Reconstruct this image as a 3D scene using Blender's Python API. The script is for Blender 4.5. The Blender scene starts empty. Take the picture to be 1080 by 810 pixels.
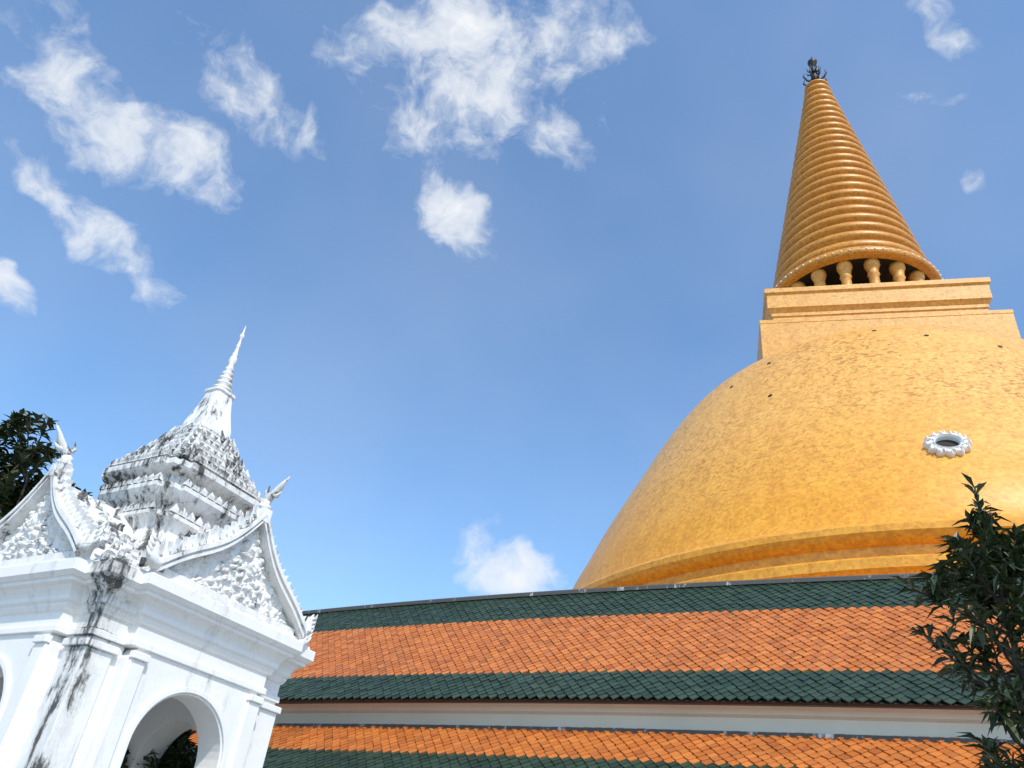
import bpy, math, random
from mathutils import Vector, Matrix, noise
random.seed(7)
sc=bpy.context.scene
rad=math.radians
EYE=1.6
# ------------------------------------------------------------ helpers
class MB:
    def __init__(s): s.v=[]; s.f=[]; s.m=[]; s.sm=[]
    def add(s,v,f,m=0,X=None,smooth=False):
        o=len(s.v)
        for p in v:
            p=Vector(p)
            s.v.append(X@p if X is not None else p)
        for q in f:
            s.f.append([i+o for i in q]); s.m.append(m); s.sm.append(smooth)
    def box(s,x0,x1,y0,y1,z0,z1,m=0,X=None):
        v=[(x0,y0,z0),(x1,y0,z0),(x1,y1,z0),(x0,y1,z0),(x0,y0,z1),(x1,y0,z1),(x1,y1,z1),(x0,y1,z1)]
        f=[(0,3,2,1),(4,5,6,7),(0,1,5,4),(1,2,6,5),(2,3,7,6),(3,0,4,7)]
        s.add(v,f,m,X)
    def loft(s,rings,m=0,X=None,cap=True,smooth=False,closed=True):
        v=[];f=[];n=len(rings[0])
        for r in rings: v+=list(r)
        for i in range(len(rings)-1):
            for j in range(n if closed else n-1):
                k=(j+1)%n
                f.append((i*n+j,i*n+k,(i+1)*n+k,(i+1)*n+j))
        if cap:
            f.append(tuple(range(n))[::-1]); f.append(tuple((len(rings)-1)*n+j for j in range(n)))
        s.add(v,f,m,X,smooth)
    def lathe(s,prof,seg=64,m=0,X=None,smooth=True,cap=True):
        rings=[[(r*math.cos(2*math.pi*j/seg),r*math.sin(2*math.pi*j/seg),z) for j in range(seg)] for r,z in prof]
        s.loft(rings,m,X,cap,smooth)
    def tube(s,pts,rr,seg=8,m=0,X=None,smooth=True):
        pts=[Vector(p) for p in pts]; rings=[]
        up=Vector((0.31,0.17,0.93)).normalized()
        for i,p in enumerate(pts):
            a=pts[max(i-1,0)]; b=pts[min(i+1,len(pts)-1)]
            d=(b-a).normalized()
            e=d.cross(up)
            if e.length<1e-3: e=d.cross(Vector((1,0,0)))
            e.normalize(); g=d.cross(e)
            rings.append([p+(e*math.cos(2*math.pi*j/seg)+g*math.sin(2*math.pi*j/seg))*rr[i] for j in range(seg)])
        s.loft(rings,m,X,True,smooth)
    def obj(s,name,mats,parent=None,fix=True):
        me=bpy.data.meshes.new(name)
        me.from_pydata([tuple(p) for p in s.v],[],s.f)
        for mt in mats: me.materials.append(mt)
        me.polygons.foreach_set('material_index',s.m)
        me.polygons.foreach_set('use_smooth',s.sm)
        me.update()
        if fix:
            import bmesh
            bm=bmesh.new(); bm.from_mesh(me); bmesh.ops.recalc_face_normals(bm,faces=bm.faces); bm.to_mesh(me); bm.free()
        ob=bpy.data.objects.new(name,me); sc.collection.objects.link(ob)
        if parent: ob.parent=parent
        return ob
def empty(name,loc=(0,0,0),rz=0):
    e=bpy.data.objects.new(name,None); sc.collection.objects.link(e)
    e.location=loc; e.rotation_euler=(0,0,rz); return e
def azv(az,d): return Vector((math.sin(rad(az))*d, math.cos(rad(az))*d,0))

class NT:
    def __init__(s,nt): s.nt=nt
    def n(s,t,**k):
        nd=s.nt.nodes.new(t)
        for a,b in k.items():
            if hasattr(nd,a): setattr(nd,a,b)
        return nd
    def l(s,a,b): s.nt.links.new(a,b)
    def math(s,op,a,b=None,c=None,clamp=False):
        nd=s.n('ShaderNodeMath',operation=op); nd.use_clamp=clamp
        for i,x in enumerate((a,b,c)):
            if x is None: continue
            if hasattr(x,'links'): s.l(x,nd.inputs[i])
            else: nd.inputs[i].default_value=x
        return nd.outputs[0]
    def vmath(s,op,a,b=None):
        nd=s.n('ShaderNodeVectorMath',operation=op)
        for i,x in enumerate((a,b)):
            if x is None: continue
            if hasattr(x,'links'): s.l(x,nd.inputs[i])
            else: nd.inputs[i].default_value=x
        return nd.outputs['Value'] if op in('DOT_PRODUCT','LENGTH') else nd.outputs[0]
    def ramp(s,x,stops):
        nd=s.n('ShaderNodeValToRGB'); cr=nd.color_ramp
        while len(cr.elements)<len(stops): cr.elements.new(0.5)
        for e,(p,c) in zip(cr.elements,stops):
            e.position=p; e.color=(c if len(c)==4 else (*c,1)) if isinstance(c,tuple) else (c,c,c,1)
        s.l(x,nd.inputs[0]); return nd.outputs[0]
    def mix(s,f,a,b,bt='MIX'):
        nd=s.n('ShaderNodeMix',data_type='RGBA',blend_type=bt)
        for i,x in ((0,f),(6,a),(7,b)):
            if hasattr(x,'links'): s.l(x,nd.inputs[i])
            elif isinstance(x,tuple): nd.inputs[i].default_value=(*x,1)[:4]
            else: nd.inputs[i].default_value=x
        return nd.outputs[2]
    def noise(s,v,sc_,det=4,rough=.55,dist=0):
        nd=s.n('ShaderNodeTexNoise'); nd.inputs['Scale'].default_value=sc_; nd.inputs['Detail'].default_value=det
        nd.inputs['Roughness'].default_value=rough; nd.inputs['Distortion'].default_value=dist
        if v is not None: s.l(v,nd.inputs['Vector'])
        return nd.outputs['Fac']
def material(name):
    m=bpy.data.materials.new(name); m.use_nodes=True
    t=NT(m.node_tree); b=m.node_tree.nodes['Principled BSDF']
    co=t.n('ShaderNodeTexCoord').outputs['Object']
    return m,t,b,co
def scale_vec(t,co,s3):
    return t.vmath('MULTIPLY',co,s3)
def bump(t,b,h,st,dist=0.02):
    nd=t.n('ShaderNodeBump'); nd.inputs['Strength'].default_value=st; nd.inputs['Distance'].default_value=dist
    t.l(h,nd.inputs['Height']); t.l(nd.outputs[0],b.inputs['Normal'])

# ------------------------------------------------------------ materials
def gold(name,c1,c2,fleck,fleck_amt,rough=.5,zfade=None):
    m,t,b,co=material(name)
    big=t.noise(co,.11,3,.6)
    c=t.mix(t.ramp(big,[(.35,0.),(.65,1.)]),c1,c2)
    fl=t.noise(scale_vec(t,co,(1.,1.,1.5)),2.0,4,.75)
    fm=t.math('MULTIPLY',t.ramp(fl,[(.52,0.),(.58,1.)]),fleck_amt)
    patch=t.ramp(big,[(.36,.35),(.6,1.)])
    fm=t.math('MULTIPLY',fm,patch)
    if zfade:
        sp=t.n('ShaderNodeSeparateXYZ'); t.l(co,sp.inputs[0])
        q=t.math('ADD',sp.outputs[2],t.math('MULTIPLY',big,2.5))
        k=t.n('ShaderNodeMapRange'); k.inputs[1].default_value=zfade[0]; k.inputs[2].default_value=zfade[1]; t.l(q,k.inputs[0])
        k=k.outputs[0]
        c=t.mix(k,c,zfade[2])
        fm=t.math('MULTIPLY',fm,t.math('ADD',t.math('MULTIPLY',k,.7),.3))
    c=t.mix(fm,c,fleck)
    vo=t.n('ShaderNodeTexVoronoi'); vo.inputs['Scale'].default_value=4.5; t.l(co,vo.inputs['Vector'])
    hs=t.n('ShaderNodeSeparateColor'); t.l(vo.outputs['Color'],hs.inputs[0])
    c=t.mix(t.math('MULTIPLY',hs.outputs[0],.60),c,t.mix(1.,c,(.62,.52,.38),'MULTIPLY'))
    streak=t.noise(scale_vec(t,co,(.7,.7,.05)),1.,3,.65)
    c=t.mix(t.math('MULTIPLY',t.ramp(streak,[(.45,0.),(.75,1.)]),.32),c,t.mix(1.,c,(.62,.5,.36),'MULTIPLY'))
    t.l(c,b.inputs['Base Color']); b.inputs['Roughness'].default_value=rough
    b.inputs['Specular IOR Level'].default_value=.4
    bump(t,b,hs.outputs[1],.10,.03)
    return m
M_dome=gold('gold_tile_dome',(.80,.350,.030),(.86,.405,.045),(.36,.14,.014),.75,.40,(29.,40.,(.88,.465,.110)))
M_spire=gold('gold_tile_spire',(.62,.265,.032),(.72,.33,.048),(.28,.11,.014),.5,.38)
M_box=gold('gold_tile_box',(.76,.385,.080),(.80,.42,.10),(.38,.17,.025),.4,.45)
def flat(name,c,r=.6,metal=0.,nz=.3,sc_=3.):
    m,t,b,co=material(name)
    n=t.noise(co,sc_,4,.6)
    t.l(t.mix(t.ramp(n,[(.3,0.),(.7,1.)]),tuple(x*(1-nz) for x in c),tuple(min(1,x*(1+nz*.5)) for x in c)),b.inputs['Base Color'])
    b.inputs['Roughness'].default_value=r; b.inputs['Metallic'].default_value=metal
    return m
M_dark=flat('dark_opening',(.012,.010,.008),.8)
M_iron=flat('dark_metal',(.05,.045,.04),.5,.5)
def plaster(name,amount,corner=False,scale=1.):
    m,t,b,co=material(name)
    v=scale_vec(t,co,(3.2*scale,3.2*scale,.7*scale))
    n=t.noise(v,1.2,6,.70,.3)
    n2=t.noise(co,1.3,3,.6)
    fine=t.noise(co,22,3,.7)
    s_=t.math('ADD',n,t.math('MULTIPLY',n2,.45))
    s_=t.math('ADD',s_,t.math('MULTIPLY',fine,.14))
    s_=t.math('ADD',s_,amount)
    if corner:
        # rain runoff below the exposed corner of the cornice
        sp=t.n('ShaderNodeSeparateXYZ'); t.l(co,sp.inputs[0])
        d=t.math('ABSOLUTE',t.math('ADD',sp.outputs[0],sp.outputs[1]))
        near=t.math('SUBTRACT',sp.outputs[0],sp.outputs[1])
        isn=t.ramp(t.math('MULTIPLY',near,.2),[(.5,0.),(.66,1.)])
        k=t.math('MULTIPLY',t.ramp(d,[(.0,1.),(.2,.85),(.55,0.)]),isn)
        zt_=t.n('ShaderNodeMapRange'); zt_.inputs[1].default_value=2.; zt_.inputs[2].default_value=5.; zt_.inputs[3].default_value=.6; t.l(sp.outputs[2],zt_.inputs[0])
        s_=t.math('ADD',s_,t.math('MULTIPLY',t.math('MULTIPLY',k,zt_.outputs[0]),.34))
    geo=t.n('ShaderNodeNewGeometry'); g=t.n('ShaderNodeSeparateXYZ'); t.l(geo.outputs['Normal'],g.inputs[0])
    upf=t.math('MAXIMUM',g.outputs[2],0.)
    s_=t.math('ADD',s_,t.math('MULTIPLY',upf,.14))
    k=t.ramp(s_,[(.90,0.),(1.02,1.)])
    base=t.mix(t.ramp(n2,[(.3,0.),(.7,1.)]),(.77,.76,.74),(.84,.83,.81))
    base=t.mix(t.math('MULTIPLY',t.ramp(fine,[(.45,0.),(.7,1.)]),.18),base,(.6,.59,.55))
    mid=t.ramp(s_,[(.74,0.),(.95,1.)])
    base=t.mix(t.math('MULTIPLY',mid,.5),base,(.40,.39,.36))
    t.l(t.mix(t.math('MULTIPLY',k,.93),base,(.035,.035,.032)),b.inputs['Base Color'])
    b.inputs['Roughness'].default_value=.75
    bump(t,b,fine,.2,.01)
    return m
M_pl=plaster('white_plaster',-.11,True)
M_pl_st=plaster('white_plaster_stained',.08,False,1.6)
M_pl_cl=plaster('white_plaster_relief',-.01,False,1.3)
M_win=plaster('white_stucco',-.2,False,.3)
M_ridge=plaster('ridge_plaster',.30,False,.8)
M_wall=flat('cream_wall_paint',(.80,.73,.61),.7,0,.08,.7)
def tile(name,c1,c2,cd):
    m,t,b,co=material(name)
    info=t.n('ShaderNodeNewGeometry')
    r=info.outputs['Random Per Island']
    c=t.mix(r,c1,c2)
    c=t.mix(t.math('MULTIPLY',t.ramp(t.math('FRACT',t.math('MULTIPLY',r,7.31)),[(.8,0.),(.95,1.)]),.45),c,cd)
    n=t.noise(co,.5,4,.65)
    c=t.mix(t.math('MULTIPLY',t.ramp(n,[(.5,0.),(.75,1.)]),.45),c,cd)
    t.l(c,b.inputs['Base Color']); b.inputs['Roughness'].default_value=.42
    return m
M_or=tile('orange_glazed_tile',(.44,.125,.024),(.58,.19,.042),(.22,.07,.024))
M_gr=tile('green_glazed_tile',(.018,.038,.022),(.036,.062,.036),(.012,.020,.014))
def leafmat(name,a,b_,yl):
    m,t,b,co=material(name)
    r=t.n('ShaderNodeNewGeometry').outputs['Random Per Island']
    c=t.ramp(r,[(0.,a),(.8,b_),(1.,yl)])
    t.l(c,b.inputs['Base Color']); b.inputs['Roughness'].default_value=.45
    return m
M_leaf=leafmat('dark_green_leaf',(.014,.028,.009),(.038,.062,.016),(.09,.10,.025))
M_leaf2=leafmat('tree_leaf',(.02,.035,.012),(.045,.07,.02),(.10,.09,.03))
M_bark=flat('bark',(.07,.055,.04),.9,0,.5,8)
M_ground=flat('ground_paving',(.30,.29,.27),.9,0,.3,.6)

# ------------------------------------------------------------ ground
g=MB(); g.add([(-1500,-1500,0),(1500,-1500,0),(1500,1500,0),(-1500,1500,0)],[(0,1,2,3)]); g.obj('ground',[M_ground])

# ------------------------------------------------------------ chedi (stupa)
D=85.; AZ=28.8
stupa=empty('golden_stupa',tuple(azv(AZ,D)),0)
def P(r,z): return (r*D, z*D+EYE)
dome=[(.408,.262),(.398,.279),(.388,.305),(.379,.325),(.370,.343),(.349,.388),(.316,.450),(.283,.511),(.251,.560),(.223,.588),(.195,.608),(.165,.622),(.13,.632),(.09,.638),(.02,.64)]
def smooth_prof(pr,k=4):
    out=[]
    n=len(pr)
    for i in range(n-1):
        p0=pr[max(i-1,0)];p1=pr[i];p2=pr[i+1];p3=pr[min(i+2,n-1)]
        for j in range(k):
            t=j/k
            out.append(tuple(.5*((2*p1[c])+(-p0[c]+p2[c])*t+(2*p0[c]-5*p1[c]+4*p2[c]-p3[c])*t*t+(-p0[c]+3*p1[c]-3*p2[c]+p3[c])*t**3) for c in (0,1)))
    out.append(pr[-1]); return out
sm=smooth_prof(dome,4)
b=MB(); b.lathe([P(*p) for p in sm],200,0,cap=False)
b.obj('dome',[M_dome],stupa)
mould=[(.47,-.0188),(.47,.12),(.46,.125),(.46,.165),(.445,.168),(.445,.20),(.437,.202),(.437,.2175),(.428,.2185),(.429,.2225),(.4325,.2255),(.4325,.2325),(.429,.2350),(.423,.236),(.416,.2385),(.416,.2475),(.419,.249),(.423,.2515),(.426,.255),(.426,.2600),(.423,.2630),(.417,.2645),(.40,.266)]
b=MB(); b.lathe([P(*p) for p in mould],220,0,smooth=False,cap=False); b.obj('base_mouldings',[M_dome],stupa)
# harmika (square box)
hz=rad(-AZ+12.5)
def sq(h,z): return [(-h,-h,z),(h,-h,z),(h,h,z),(-h,h,z)]
b=MB(); R=Matrix.Rotation(hz,4,'Z')
hp=[(.144,.57),(.144,.660),(.1445,.661),(.1445,.666),(.141,.668),(.126,.669),(.126,.684),(.1275,.685),(.1275,.690),(.130,.694),(.132,.696),(.132,.718),(.1345,.720),(.1345,.727)]
b.loft([sq(h*D,z*D+EYE) for h,z in hp],0,R)
b.obj('square_platform',[M_box],stupa)
# columns + drum
b=MB()
z0=.727*D+EYE; z1=.794*D+EYE
b.lathe([(5.2,z0),(5.2,z1)],48,1)
b.lathe([(9.5,z0),(9.5,z0+.4),(9.2,z0+.5),(9.2,z0+.7),(5,z0+.75)],64,0,cap=False)
b.lathe([(9.3,z1-.02),(5.0,z1-.03)],64,1,cap=False)
for i in range(18):
    a=2*math.pi*i/18
    X=Matrix.Translation((8.5*math.cos(a),8.5*math.sin(a),0))
    h=z1-z0
    b.lathe([(.78,z0+.7),(.78,z0+1.05),(.58,z0+1.2),(.54,z0+h*.62),(.70,z0+h*.66),(.58,z0+h*.7),(.7,z0+h*.82),(.88,z0+h*.9),(.88,z1)],14,0,X)
b.obj('colonnade',[M_box,M_dark],stupa)
# ringed spire
b=MB()
zb=.794*D+EYE; zt=1.3305*D+EYE-1.6
pr=[(5.0,zb),(10.0,zb),(10.3,zb+.25),(10.3,zb+.9),(9.9,zb+1.1),(9.75,zb+1.5)]
N=24; zc=zb+1.5
for i in range(N):
    a=i/N; e=(i+1)/N
    za=zc+(zt-zc)*(a**.97); zz=zc+(zt-zc)*(e**.97)
    ra=9.35*(1-a)**1.03+1.5*a; rb_=9.35*(1-e)**1.03+1.5*e
    h=zz-za
    bl=.26*h
    pr.append((ra-.45,za+h*.01))
    for q in range(7):
        tt=q/6
        pr.append((ra+(rb_-ra)*tt+bl*math.sin(math.pi*tt)**.6-.12,za+h*(.12+.76*tt)))
    pr.append((rb_-.45,za+h*.985))
pr+=[(1.35,zt),(1.8,zt+.2),(1.8,zt+.5),(1.1,zt+.8),(.8,zt+1.3),(.3,zt+1.5)]
b.lathe(pr,96,0,smooth=True)
for i in range(72):
    a=2*math.pi*i/72
    X=Matrix.Translation((10.32*math.cos(a),10.32*math.sin(a),zb+.58))
    b.lathe([(.02,-.12),(.09,-.08),(.12,0),(.09,.08),(.02,.12)],6,1,X)
b.obj('ringed_spire',[M_spire,M_win],stupa)
# finial
b=MB(); zf=0.
Xf=Matrix.Translation((0,0,zt+1.2))@Matrix.Diagonal((1.35,1.35,1.3,1))
b.lathe([(.35,zf),(.3,zf+1),(.55,zf+1.2),(.3,zf+1.5),(.2,zf+2.6),(.4,zf+2.8),(.15,zf+3.1),(.12,zf+4.0),(.5,zf+4.4),(.55,zf+4.8),(.15,zf+5.1),(.03,zf+6.0)],12,0,Xf)
for i in range(8):
    a=2*math.pi*i/8; c,s_=math.cos(a),math.sin(a)
    b.tube([(.2*c,.2*s_,zf+.6),(1.0*c,1.0*s_,zf+.9),(1.35*c,1.35*s_,zf+1.5),(1.2*c,1.2*s_,zf+2.2)],[.12,.12,.1,.03],5,0,Xf)
    b.tube([(.15*c,.15*s_,zf+2.5),(.7*c,.7*s_,zf+2.7),(.85*c,.85*s_,zf+3.2)],[.1,.09,.03],5,0,Xf)
b.obj('crown_finial',[M_iron],stupa)
prof_all=sorted([(z,r) for r,z in sm])
def rad_at(z):
    for (za,ra),(zb_,rb_) in zip(prof_all,prof_all[1:]):
        if za<=z<=zb_: return ra+(rb_-ra)*(z-za)/(zb_-za+1e-9), (rb_-ra)/(zb_-za+1e-9)
    return prof_all[-1][1],-1
def dome_frame(ang,z,off=.03):
    r,sl=rad_at(z)
    fx=azv(AZ+180-ang,1.)
    n=Vector((fx.x,fx.y,-sl)).normalized()
    tx=Vector((0,0,1)).cross(n).normalized(); ty=n.cross(tx)
    p=fx*(r*D)+Vector((0,0,z*D+EYE))+n*off
    M=Matrix((tx,ty,n)).transposed().to_4x4(); M.translation=p
    return M
b=MB()
for ang,z in [(-17,.47),(-30,.525),(4,.565),(14,.54),(-21,.545),(27,.52)]:
    X=dome_frame(ang,z,.04)
    b.lathe([(.20,-.3),(.20,0)],8,0,X,smooth=False)
b.obj('vent_holes',[M_dark],stupa)
b=MB(); X=dome_frame(8.2,.352,.0)
S=Matrix.Diagonal((1.15,1.02,1.2,1))
seg=96; rings=[]
for r0,h0,am in [(.66,-.3,0),(.66,.30,0),(.74,.42,0),(.80,.24,0),(.86,.36,.03),(.98,.30,.10),(1.04,.12,.20),(1.04,-.3,.20)]:
    rings.append([((r0+am*abs(math.cos(6*2*math.pi*j/seg)))*math.cos(2*math.pi*j/seg),(r0+am*abs(math.cos(6*2*math.pi*j/seg)))*math.sin(2*math.pi*j/seg),h0) for j in range(seg)])
b.loft(rings,0,X@S,False)
for j in range(12):
    a=2*math.pi*j/12
    b.lathe([(.01,-.2),(.15,.0),(.13,.25),(.01,.46)],6,0,X@S@Matrix.Translation((1.16*math.cos(a),1.16*math.sin(a),0)))
    b.tube([(.80*math.cos(a),.80*math.sin(a),.3),(1.0*math.cos(a+.2),1.0*math.sin(a+.2),.42),(1.22*math.cos(a+.26),1.22*math.sin(a+.26),.2)],[.05,.07,.02],5,0,X@S)
b.lathe([(.67,-.1),(.67,.05)],32,1,X@S,smooth=False)
b.obj('oval_window',[M_win,M_dark],stupa)

# ------------------------------------------------------------ cloister gallery (curved)
CD=126.; CAZ=27.
gal=empty('cloister_gallery',tuple(azv(CAZ,CD)),0)
base_ang=math.atan2(-azv(CAZ,1).y,-azv(CAZ,1).x)
A0,A1=base_ang-rad(19),base_ang+rad(19)
def ring_sweep(bld,prof,m=0,seg=140):
    rows=[]
    for k in range(seg+1):
        a=A0+(A1-A0)*k/seg
        rows.append([((CD-d)*math.cos(a),(CD-d)*math.sin(a),z+EYE) for d,z in prof])
    v=[p for r in rows for p in r]; n=len(prof); f=[]
    for i in range(seg):
        for j in range(n-1):
            f.append((i*n+j,(i+1)*n+j,(i+1)*n+j+1,i*n+j+1))
    bld.add(v,f,m)
def tiles(bld,dA,zA,dB,zB,bands,w=.215,step=.1075):
    L=math.hypot(dA-dB,zA-zB); n=int(L/step)
    cs=(dB-dA)/L; sn=(zB-zA)/L
    nd=sn; nz=-cs
    if nz<0: nd,nz=-nd,-nz
    for i in range(n+1):
        fr=i/n
        m=[mm for e,mm in bands if fr<=e+1e-6][0]
        s0=i*step
        Rr=CD-(dA+cs*s0)
        na=int((A1-A0)*Rr/w)
        for k in range(na):
            a=A0+(k+(.5 if i%2 else 0))*w/Rr
            jx=random.uniform(-.009,.009); js=random.uniform(-.010,.010); lift=random.uniform(.014,.036)
            def pt(ds,da,h):
                s1=s0+ds+js
                d=dA+cs*s1+nd*h; z=zA+sn*s1+nz*h
                rr=CD-d; aa=a+(da+jx)/Rr
                return (rr*math.cos(aa),rr*math.sin(aa),z+EYE)
            hw=w*.5-.006
            v=[pt(-.03,-hw*.75,.004),pt(-.03,hw*.75,.004),pt(.085,hw,lift*.75),pt(.20,0,lift+.008),pt(.085,-hw,lift*.75),
               pt(.085,hw,0),pt(.20,0,0.002),pt(.085,-hw,0)]
            bld.add(v,[(0,1,2,4),(4,2,3),(2,5,6,3),(3,6,7,4)],m)
b=MB()
tiles(b,18.5,7.09,15.0,3.70,[(.27,1),(.80,0),(1.0,1)])
b.obj('upper_roof_tiles',[M_or,M_gr],gal,fix=False)
b=MB()
tiles(b,15.35,3.18,13.4,1.6,[(.40,0),(1.0,1)])
b.obj('lower_roof_tiles',[M_or,M_gr],gal,fix=False)
b=MB()
ring_sweep(b,[(18.38,7.04),(18.38,7.13),(18.44,7.17),(18.8,7.17),(18.85,7.1)],0)
ring_sweep(b,[(15.45,3.12),(15.24,3.10),(15.24,3.17),(15.45,3.21)],0)
b.obj('ridge_cap',[M_ridge],gal)
b=MB()
ring_sweep(b,[(18.6,7.0),(15.02,3.66),(14.95,3.60),(15.0,3.57),(15.24,3.60)],1)
ring_sweep(b,[(15.24,3.68),(15.24,3.60),(15.34,3.56),(15.34,3.48),(15.44,3.44),(15.44,3.1),(13.42,1.52),(13.36,1.42),(13.6,1.40),(14.0,1.45)],0)
ring_sweep(b,[(14.0,1.5),(14.0,-1.6)],0)
ring_sweep(b,[(18.6,7.05),(22,3.6),(22,-1.6)],0)
b.obj('gallery_wall',[M_wall,M_iron],gal)

# ------------------------------------------------------------ white shrine
SX=(-5.80,13.9,0)
shr=empty('white_shrine',SX,rad(-32.5))
def plan(W,Pj,bb,z):
    return [(Pj,-bb,z),(Pj,bb,z),(W,bb,z),(W,W,z),(bb,W,z),(bb,Pj,z),(-bb,Pj,z),(-bb,W,z),(-W,W,z),(-W,bb,z),(-Pj,bb,z),(-Pj,-bb,z),(-W,-bb,z),(-W,-W,z),(-bb,-W,z),(-bb,-Pj,z),(bb,-Pj,z),(bb,-W,z),(W,-W,z),(W,-bb,z)]
W0,P0,B0=1.85,2.04,1.32
def off(o,z): return plan(W0+o,P0+o,B0+o,z)
b=MB()
ent=[(0,4.18),(.04,4.18),(.04,4.27),(.0,4.29),(.0,4.47),(.03,4.49),(.06,4.55),(.06,4.58),(.10,4.61),(.10,4.68),(.12,4.73),(.17,4.80),(.24,4.83),(.24,4.88),(.27,4.89),(.32,4.95),(.32,5.11),(.24,5.13),(.24,5.18),(.05,5.18)]
b.loft([off(o,z) for o,z in ent],0)
for sx in (1,-1):
    for sy in (1,-1):
        x0,x1=sorted((sx*1.28,sx*W0)); y0,y1=sorted((sy*1.28,sy*W0))
        b.box(x0,x1,y0,y1,0,4.18)
        x0,x1=sorted((sx*1.45,sx*(W0+.045))); y0,y1=sorted((sy*1.45,sy*(W0+.045)))
        b.box(x0,x1,y0,y1,0.,4.02)
        x0,x1=sorted((sx*1.40,sx*(W0+.09))); y0,y1=sorted((sy*1.40,sy*(W0+.09)))
        b.box(x0,x1,y0,y1,4.02,4.12); b.box(x0,x1,y0,y1,0.,.6)
ar=.82; zs=3.00; hb=1.322
for k in range(4):
    X=Matrix.Rotation(k*math.pi/2,4,'Z')
    n=24
    arc=[(-ar*math.cos(math.pi*i/n),zs+ar*math.sin(math.pi*i/n)) for i in range(n+1)]
    inner=[(-ar,0.)]+arc+[(ar,0.)]
    outer=[(-hb,0.)]
    for (y,z) in arc:
        dy,dz=y,z-zs
        t=min((hb/abs(dy)) if abs(dy)>1e-6 else 1e9,((4.19-zs)/dz) if dz>1e-6 else 1e9)
        outer.append((dy*t,zs+dz*t))
    outer.append((hb,0.))
    xo,xi=P0-.003,P0-.5
    v=[];f=[];m=len(inner)
    for (y,z) in inner: v.append((xo,y,z))
    for (y,z) in outer: v.append((xo,y,z))
    for (y,z) in inner: v.append((xi,y,z))
    for (y,z) in outer: v.append((xi,y,z))
    for i in range(m-1):
        f+=[(i,i+1,m+i+1,m+i),(2*m+i,3*m+i,3*m+i+1,2*m+i+1),(i,2*m+i,2*m+i+1,i+1),(m+i,m+i+1,3*m+i+1,3*m+i)]
    b.add(v,f,0,X)
    rings=[]
    path=[(-ar,0.)]+[(-ar,zs*.5)]+arc+[(ar,zs*.5),(ar,0.)]
    for i,(y,z) in enumerate(path):
        if z<zs-1e-6: dy,dz=(-1 if y<0 else 1),0
        else:
            dy,dz=y/ar,(z-zs)/ar
        rings.append([(P0-.02,y+dy*.03,z+dz*.03),(P0+.035,y+dy*.03,z+dz*.03),(P0+.035,y+dy*.11,z+dz*.11),(P0-.02,y+dy*.11,z+dz*.11)])
    b.loft(rings,0,X)
    for s_ in (1,-1):
        y0,y1=sorted((s_*1.04,s_*1.29)); b.box(P0-.01,P0+.05,y0,y1,0,4.02,0,X)
        y0,y1=sorted((s_*1.02,s_*1.31)); b.box(P0-.01,P0+.09,y0,y1,4.02,4.12,0,X)
b.box(-1.6,1.6,-1.6,1.6,4.2,4.3,0)
bo=b.obj('body',[M_pl],shr)
bv=bo.modifiers.new('bevel','BEVEL'); bv.width=.012; bv.segments=2; bv.limit_method='ANGLE'; bv.angle_limit=rad(50)

# gables
b=MB(); rel=MB()
GX=.14; GB=5.17
def board(s_,n=14):
    pts=[]
    for i in range(n+1):
        t=i/n
        y=1.56*(1-t); z=GB+.08+1.46*t-.15*math.sin(math.pi*t)+ .06*math.sin(2*math.pi*t)
        pts.append((s_*y,z))
    return pts
n=170; m_=110; tv=[];tf=[]
for i in range(n+1):
    for j in range(m_+1):
        y=-1.4+2.8*i/n; z=GB+1.5*j/m_
        top=GB+1.50-abs(y)*1.06
        zz=min(z,max(top,GB))
        p=Vector((abs(y)*8.5,zz*8.5,3.1))
        p=p+Vector(noise.noise_vector(p*.55))*.8
        dd,_=noise.voronoi(p)
        h=.045*max(0,1-abs(dd[0]-.30)*5)+.035*max(0,(1-dd[0]*2.6))+.028*max(0,min(1,(dd[1]-dd[0])*3))
        tv.append((2.045+GX+h,y,zz))
idx=lambda i,j:i*(m_+1)+j
for i in range(n):
    for j in range(m_):
        a,b_,c,d=idx(i,j),idx(i+1,j),idx(i+1,j+1),idx(i,j+1)
        if tv[a][2]==tv[d][2] and tv[b_][2]==tv[c][2]: continue
        tf.append((a,b_,c,d))
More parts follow.
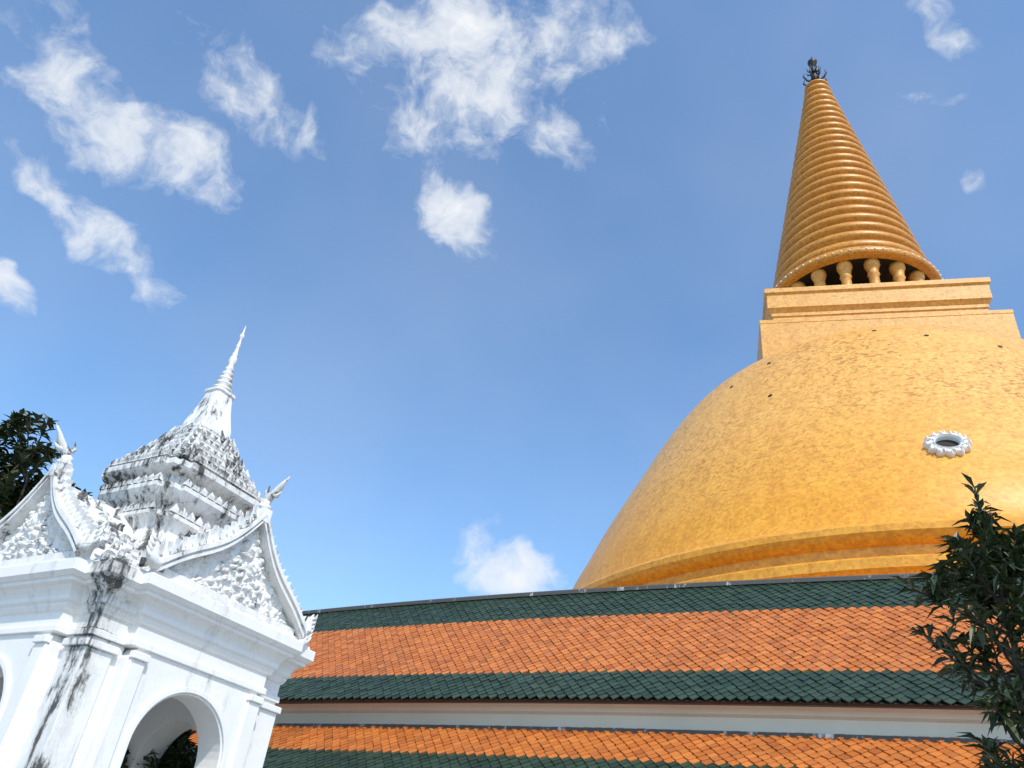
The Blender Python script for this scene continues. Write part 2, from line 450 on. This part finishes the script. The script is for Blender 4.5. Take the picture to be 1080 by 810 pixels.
for k in range(4):
    X=Matrix.Rotation(k*math.pi/2,4,'Z')
    XG=X@Matrix.Translation((GX,0,0))
    v=[(2.02,-1.42,GB-.02),(2.02,1.42,GB-.02),(2.02,0,GB+1.45),(.3,-1.42,GB-.02),(.3,1.42,GB-.02),(.3,0,GB+1.45)]
    b.add(v,[(0,1,2),(0,2,5,3),(1,4,5,2)],0,XG)
    for s_ in (1,-1):
        pts=board(s_)
        for (wd,x0,x1,dz0) in ((.17,2.0,2.22,0.),(.07,2.22,2.27,.06),(.05,2.22,2.25,-.06)):
            rings=[]
            for i,(y,z) in enumerate(pts):
                zz=z+dz0
                rings.append([(x0,y,zz-wd*.55),(x1,y,zz-wd*.55),(x1,y,zz+wd*.6),(x0,y,zz+wd*.6)])
            b.loft(rings,0,XG)
        nn=14
        for i in range(nn):
            t=(i+.6)/(nn+.3); j=int(t*(len(pts)-1)); fr=t*(len(pts)-1)-j
            y=pts[j][0]*(1-fr)+pts[j+1][0]*fr; z=pts[j][1]*(1-fr)+pts[j+1][1]*fr+.08
            q=[(0,-.055,0),(0,.055,0),(0,.07,.06),(0,.03,.13),(0,-s_*-.03,.20),(0,-.045,.12),(0,-.07,.05)]
            tl=Matrix.Translation((2.12,y,z))@Matrix.Rotation(s_*-.35,4,'X')
            vv=[(-.05,a[1],a[2]*1.0) for a in q]+[(.05,a[1]*.8,a[2]*.95) for a in q]
            nq=len(q); ff=[tuple(range(nq))[::-1],tuple(range(nq,2*nq))]+[(a,(a+1)%nq,nq+(a+1)%nq,nq+a) for a in range(nq)]
            rel.add(vv,ff,0,XG@tl)
            if i%2==0:
                for dx in (-.35,-.7,-1.05):
                    rel.add([(u[0],u[1]*.8,u[2]*.7) for u in vv],ff,1,XG@Matrix.Translation((2.1+dx,y,z-.1))@Matrix.Rotation(s_*-.35,4,'X'))
        y=1.50
        rel.tube([(2.14,s_*y,GB+.12),(2.14,s_*(y+.12),GB+.10),(2.14,s_*(y+.2),GB+.18),(2.14,s_*(y+.2),GB+.33),(2.14,s_*(y+.28),GB+.48)],[.10,.10,.09,.06,.012],8,0,XG)
        for q in range(4):
            zz=GB+.12+q*.08
            rel.tube([(2.14,s_*(y+.17),zz),(2.16,s_*(y+.29+.01*q),zz+.06),(2.16,s_*(y+.35),zz+.14)],[.045,.035,.008],6,0,XG)
    b.box(2.0,2.26,-.10,.10,GB+1.45,GB+1.68,0,XG)
    b.lathe([(.13,0),(.13,.06),(.08,.1),(.10,.16),(.02,.22)],10,0,XG@Matrix.Translation((2.13,0,GB+1.68)))
    zc_=GB+1.78
    rel.tube([(2.13,0,zc_),(2.18,0,zc_+.12),(2.26,0,zc_+.19),(2.36,0,zc_+.27),(2.43,0,zc_+.37),(2.54,0,zc_+.48)],[.05,.085,.06,.06,.035,.006],8,1,XG)
    rel.tube([(2.20,0,zc_+.16),(2.36,0,zc_+.13),(2.44,0,zc_+.20)],[.05,.04,.006],6,1,XG)
    rel.tube([(2.16,0,zc_+.12),(2.08,0,zc_+.24),(2.12,0,zc_+.36)],[.05,.04,.006],6,1,XG)
    rel.add(tv,tf,0,X,True)
    rel.box(2.0,2.14,-1.42,1.42,GB,GB+.10,0,XG)
b.obj('gable_frames',[M_pl_cl],shr)
rel.obj('gable_relief',[M_pl_cl,M_pl_st],shr)

# central tower
def red(h,z,c=.16,c2=.30):
    a=h; q=h*(1-c); r=h*(1-c2)
    pts=[]
    for k in range(4):
        cs,sn=math.cos(k*math.pi/2),math.sin(k*math.pi/2)
        for x,y in [(a,-r),(a,r),(q+(a-q)*.5,r),(q+(a-q)*.5,q),(q,q),(q,q+(a-q)*.5),(r,q+(a-q)*.5)]:
            pts.append((x*cs-y*sn,x*sn+y*cs,z))
    return pts
b=MB()
tw=[(1.32,5.16),(1.32,5.60),(1.22,5.65),(1.22,5.72),(1.05,5.85),(.92,6.1),(.86,6.35),(.92,6.5),(.99,6.55),(.99,6.62),(.88,6.66),(.88,6.78),(1.0,6.9),(1.08,7.02),(1.08,7.1),(.96,7.14),(.96,7.28),(1.12,7.38),(1.15,7.42),(1.15,7.52),(1.0,7.53)]
b.loft([red(h,z) for h,z in tw],0)
tiers=6; z=7.52
ant=MB()
for k in range(4):
    X=Matrix.Rotation(k*math.pi/2,4,'Z')
    for j in range(9):
        y=-.72+j*.18
        for (x0,z0_,sc2) in ((.97,6.63,1.),(1.06,7.11,.9),(1.22,5.70,1.2)):
            w=.075*sc2
            ant.add([(x0-.05,y-w,z0_),(x0-.05,y+w,z0_),(x0+.03,y+w,z0_),(x0+.03,y-w,z0_),(x0+.04,y+w*.9,z0_+.07),(x0+.04,y-w*.9,z0_+.07),(x0+.0,y,z0_+.17*sc2),(x0-.05,y,z0_+.12)],[(3,2,4,5),(5,4,6),(2,1,7,4),(4,7,6),(0,3,5,7),(5,6,7),(1,0,7)],0,X)
hs=[1.06,.93,.80,.68,.57,.47,.40]
for i in range(tiers):
    hh=(8.66-7.52)/tiers
    h0,h1=hs[i],hs[i+1]
    b.loft([red(h0-.02,z),red(h0-.02,z+hh*.28),red(h0+.035,z+hh*.38),red(h0+.035,z+hh*.52),red(h0-.04,z+hh*.56),red(h1+.0,z+hh*.72),red(h1-.02,z+hh)],0)
    for k in range(4):
        X=Matrix.Rotation(k*math.pi/2,4,'Z')
        cnt=max(3,int(h0*2/.17))
        for j in range(cnt):
            y=-h0*.9+(j+.5)*(1.8*h0)/cnt
            xx=h0+.0 if abs(y)<h0*.7 else h0*.93
            s_=1.35 if j in(0,cnt//2,cnt-1) else 1.
            w=.06*s_; zz=z+hh*.5
            v=[(xx-.03,y-w,zz),(xx-.03,y+w,zz),(xx+.03,y+w,zz),(xx+.03,y-w,zz),(xx+.045,y+w*1.0,zz+.05),(xx+.045,y-w*1.0,zz+.05),(xx+.0,y,zz+.15*s_),(xx-.03,y,zz+.12)]
            ant.add(v,[(3,2,4,5),(5,4,6),(2,1,7,4),(4,7,6),(0,3,5,7),(5,6,7),(1,0,7)],0,X)
    z+=hh
ant.obj('tier_ornaments',[M_pl_st],shr)
bell=[(.40,8.62),(.43,8.66),(.43,8.72),(.37,8.75),(.36,8.9),(.31,9.1),(.26,9.3),(.225,9.5),(.21,9.62),(.24,9.65),(.24,9.70),(.16,9.74)]
b2=MB(); b2.loft([red(h,z) for h,z in bell],0)
fin=[(.12,9.72)]
z=9.74
for i in range(5):
    r=.19-.025*i; fin+=[(r*.62,z),(r,z+.035),(r,z+.07),(r*.6,z+.10)]; z+=.125
fin+=[(.06,z),(.05,z+.05),(.085,z+.12),(.07,z+.22),(.045,z+.28),(.065,z+.31),(.04,z+.34),(.032,z+.5),(.05,z+.53),(.028,z+.56),(.02,z+.72),(.045,z+.76),(.05,z+.81),(.02,z+.86),(.006,11.44)]
b2.lathe(fin,16,0)
b.obj('tiered_tower',[M_pl_st],shr)
b2.obj('spire',[M_pl_cl],shr)

# ------------------------------------------------------------ trees
def leaf(bld,p,d,L,w,m):
    d=d.normalized(); s_=d.cross(Vector((random.uniform(-.4,.4),random.uniform(-.4,.4),1)))
    if s_.length<.05: s_=Vector((1,0,0))
    s_.normalize(); n=s_.cross(d)
    mid=p+d*L*.45+n*L*.03
    tip=p+d*L+Vector((0,0,-L*.22))
    v=[p,mid+s_*w*.5+n*w*.15,tip,mid-s_*w*.5+n*w*.15,p+d*L*.45]
    bld.add([tuple(x) for x in v],[(0,1,4),(1,2,4),(0,4,3),(4,2,3)],m)
def whorl(bld,p,d,nl,L,w,m):
    d=d.normalized()
    for i in range(nl):
        q=Vector((random.gauss(0,1),random.gauss(0,1),random.gauss(0,.6)))
        dd=(d*random.uniform(.1,.9)+q.normalized()*random.uniform(.5,1.)).normalized()
        leaf(bld,p-d*random.uniform(0,1.3)*L,dd,L*random.uniform(.65,1.15),w*random.uniform(.8,1.2),m)
def grow(wood,lv,p,d,L,r,depth,par):
    n=4; pts=[p]; rr=[r]; q=p.copy(); dd=d.normalized()
    for i in range(n):
        dd=(dd+Vector((random.gauss(0,par['wob']),random.gauss(0,par['wob']),random.gauss(0,par['wob'])+par['up'])) ).normalized()
        q=q+dd*L/n; pts.append(q.copy()); rr.append(r*(1-.45*(i+1)/n))
    wood.tube(pts,rr,6,0)
    if depth==0:
        whorl(lv,q,dd,par['nl'],par['L'],par['w'],0)
        if par.get('mid'): whorl(lv,pts[2],dd,par['nl']//2,par['L'],par['w'],0)
        return
    for i in range(par['br']):
        ph=random.uniform(0,2*math.pi)
        side=Vector((math.cos(ph),math.sin(ph),random.uniform(-.1,.5)))
        nd=(dd*par['fw']+side*random.uniform(.5,1.)).normalized()
        st=pts[-1] if i<2 else pts[random.choice((2,3))]
        grow(wood,lv,st,nd,L*random.uniform(.6,.85),r*.55,depth-1,par)
def young_tree(loc,h,seed,name='young_tree',lean=(0,0),nb=40,spread=1.,z0=.36,leaves=14,L_=.19):
    random.seed(seed)
    e=empty(name,loc)
    wood=MB(); lv=MB()
    pts=[];rr=[]
    for i in range(13):
        t=i/12
        pts.append(Vector((lean[0]*t+.05*math.sin(5*t),lean[1]*t+.05*math.cos(4*t),h*t))); rr.append(.045*(1-t)+.008)
    wood.tube(pts,rr,8,0)
    whorl(lv,pts[-1],Vector((0,0,1)),16,.18,.042,0)
    whorl(lv,pts[-2],Vector((0,0,1)),10,.18,.042,0)
    par=dict(wob=.16,up=.10,nl=leaves,L=L_,w=L_*.27,br=3,fw=.9,mid=True)
    for i in range(nb):
        t=z0+(.96-z0)*i/nb; z=h*t
        base=pts[int(t*12)]*(1-(t*12)%1)+pts[min(12,int(t*12)+1)]*((t*12)%1)
        ph=i*2.4+random.uniform(-.5,.5)
        el=random.uniform(.25,.9)
        L=spread*(.62-.42*abs(t-.62)/.38)*random.uniform(.6,1.1)
        if t>.80: L*=.62
        grow(wood,lv,base,Vector((math.cos(ph),math.sin(ph),el)),L,.018,1 if t<.88 else 0,par)
    wood.obj('trunk_and_branches',[M_bark],e); lv.obj('leaves',[M_leaf],e,fix=False)
    return e
pt=azv(34.2,7.0); young_tree((pt.x,pt.y,0),5.02,11,lean=(.08,.0),nb=46,spread=1.02,leaves=17)
pt=azv(37.6,7.6); young_tree((pt.x,pt.y,0),4.35,12,'young_tree.001',lean=(.0,.1),nb=34)
pt=azv(29.4,7.0); young_tree((pt.x,pt.y,0),2.62,5,'young_tree.002',nb=16,spread=.6)
pt=azv(-18.2,17.3); young_tree((pt.x,pt.y,0),4.15,21,'garden_shrub',nb=85,spread=1.1,z0=.2,L_=.28,leaves=18)
pt=azv(-15.6,17.0); young_tree((pt.x,pt.y,0),3.9,23,'garden_shrub.001',nb=70,spread=.8,z0=.2,L_=.26,leaves=18)
pt=azv(-31.5,18.5); young_tree((pt.x,pt.y,0),4.6,22,'garden_shrub.002',nb=60,spread=1.2,z0=.2,L_=.28)
# large tree behind the shrine
random.seed(3)
pt=azv(-36.6,22.0)
e=empty('broadleaf_tree',(pt.x,pt.y,0))
wood=MB(); lv=MB()
wood.tube([(0,0,0),(.1,0,1.8),(0,.1,3.6),(0,0,5.3)],[.32,.27,.23,.2],10,0)
par=dict(wob=.14,up=.07,nl=20,L=.36,w=.12,br=4,fw=.8,mid=True)
for i in range(9):
    ph=i*2*math.pi/9+random.uniform(-.3,.3)
    grow(wood,lv,Vector((0,0,4.85+random.uniform(-.6,.4))),Vector((math.cos(ph),math.sin(ph),random.uniform(.5,1.7))),2.15,.13,3,par)
wood.obj('trunk_and_branches',[M_bark],e); lv.obj('leaves',[M_leaf2],e,fix=False)

# ------------------------------------------------------------ light + sky
SAZ,SEL=163.,50.
w=bpy.data.worlds.new("World"); sc.world=w; w.use_nodes=True
t=NT(w.node_tree); 
for n in list(w.node_tree.nodes): w.node_tree.nodes.remove(n)
sky=t.n('ShaderNodeTexSky'); sky.sky_type='NISHITA'; sky.sun_disc=False
sky.sun_elevation=rad(SEL); sky.sun_rotation=rad(SAZ); sky.air_density=1.; sky.dust_density=1.; sky.ozone_density=1.7
bg=t.n('ShaderNodeBackground'); bg.inputs[1].default_value=.15
t.l(t.vmath('MULTIPLY',sky.outputs[0],(1.28,1.56,1.70)),bg.inputs[0])
dirv=t.n('ShaderNodeTexCoord').outputs['Generated']
def dvec(az,el): return Vector((math.sin(rad(az))*math.cos(rad(el)),math.cos(rad(az))*math.cos(rad(el)),math.sin(rad(el))))
streaks=[((-44.5,41.5),(-30.1,41.0),.044,.98),((-36.3,48.2),(-23.5,46.2),.034,.80),((-40.5,36.4),(-28.7,33.6),.025,1.0),((-48.9,41.9),(-44.8,45.9),.03,.7),
 ((-17.,54.2),(2.5,56.8),.074,.96),((-12.8,50.6),(1.,51.5),.055,.96),((-10.75,46.4),(-4.1,43.3),.030,.95),((-2.1,22.2),(4.7,20.4),.034,1.12),
 ((-39.5,29.5),(-37.9,29.2),.022,.9),((41,56),(42.5,52),.013,.72),((37,50.9),(40.7,49),.014,.62),((37.8,45.2),(41.2,43.8),.012,.70)]
tot=None
warp=t.n('ShaderNodeTexNoise'); warp.inputs['Scale'].default_value=8.; warp.inputs['Detail'].default_value=3; warp.inputs['Roughness'].default_value=.6; t.l(dirv,warp.inputs['Vector'])
wc=t.vmath('SUBTRACT',warp.outputs['Color'],(.5,.5,.5))
dw=t.vmath('ADD',dirv,t.vmath('MULTIPLY',wc,(.10,.10,.10)))
for a,bb,wd,amp in streaks:
    p1,p2=dvec(*a),dvec(*bb); c=((p1+p2)/2); e1=(p2-p1); La=e1.length/2+wd*.7; e1.normalize(); cn=c.normalized(); e2=cn.cross(e1).normalized()
    dl=t.vmath('SUBTRACT',dw,tuple(c))
    u=t.vmath('DOT_PRODUCT',dl,tuple(e1/La)); v=t.vmath('DOT_PRODUCT',dl,tuple(e2/wd))
    r2=t.math('ADD',t.math('MULTIPLY',u,u),t.math('MULTIPLY',v,v))
    k=t.math('MULTIPLY',t.math('SUBTRACT',1.,t.math('MULTIPLY',r2,.38),None,True),amp)
    tot=k if tot is None else t.math('MAXIMUM',tot,k)
front=t.ramp(t.vmath('DOT_PRODUCT',dirv,(0.,.8,.6)),[(.1,0.),(.3,1.)])
tot=t.math('MULTIPLY',tot,front)
n1=t.noise(t.vmath('ADD',dirv,t.vmath('MULTIPLY',wc,(.09,.09,.09))),12.,7,.64,.15)
dens=t.math('ADD',t.math('MULTIPLY',tot,1.0),t.math('MULTIPLY',t.math('SUBTRACT',n1,.5),2.3))
dens=t.math('SUBTRACT',dens,.49)
mask=t.ramp(dens,[(.0,0.),(.20,.20),(.48,.66),(.85,1.)])
mask=t.math('MULTIPLY',mask,t.ramp(tot,[(.02,0.),(.40,1.)]))
haze=t.math('MULTIPLY',t.ramp(t.noise(dirv,2.2,3,.6,0.),[(.40,0.),(.8,1.)]),.12)
mask=t.math('MAXIMUM',mask,haze)
cl=t.n('ShaderNodeBackground'); cl.inputs[0].default_value=(.92,.95,.98,1); cl.inputs[1].default_value=1.
ms=t.n('ShaderNodeMixShader'); t.l(mask,ms.inputs[0]); t.l(bg.outputs[0],ms.inputs[1]); t.l(cl.outputs[0],ms.inputs[2])
o=t.n('ShaderNodeOutputWorld'); t.l(ms.outputs[0],o.inputs[0])
try:
    w.cycles.sampling_method='MANUAL'; w.cycles.sample_map_resolution=256
except Exception: pass
sl=bpy.data.lights.new('sun','SUN'); sl.energy=3.6; sl.angle=rad(.5); sl.color=(1,.93,.83)
so=bpy.data.objects.new('sun',sl); sc.collection.objects.link(so)
so.rotation_euler=dvec(SAZ,SEL).to_track_quat('Z','Y').to_euler(); so.location=(0,0,50)

# ------------------------------------------------------------ camera
cam=bpy.data.cameras.new('camera'); cam.lens=28.; cam.sensor_width=36.; cam.sensor_fit='HORIZONTAL'; cam.clip_end=6000; cam.clip_start=.05
co=bpy.data.objects.new('camera',cam); sc.collection.objects.link(co)
co.matrix_world=Matrix.Translation((0,0,EYE))@Matrix.Rotation(rad(90+33.69),4,'X')@Matrix.Rotation(rad(7.617),4,'Z')
sc.camera=co
sc.view_settings.view_transform='Standard'; sc.view_settings.look='None'; sc.view_settings.exposure=0
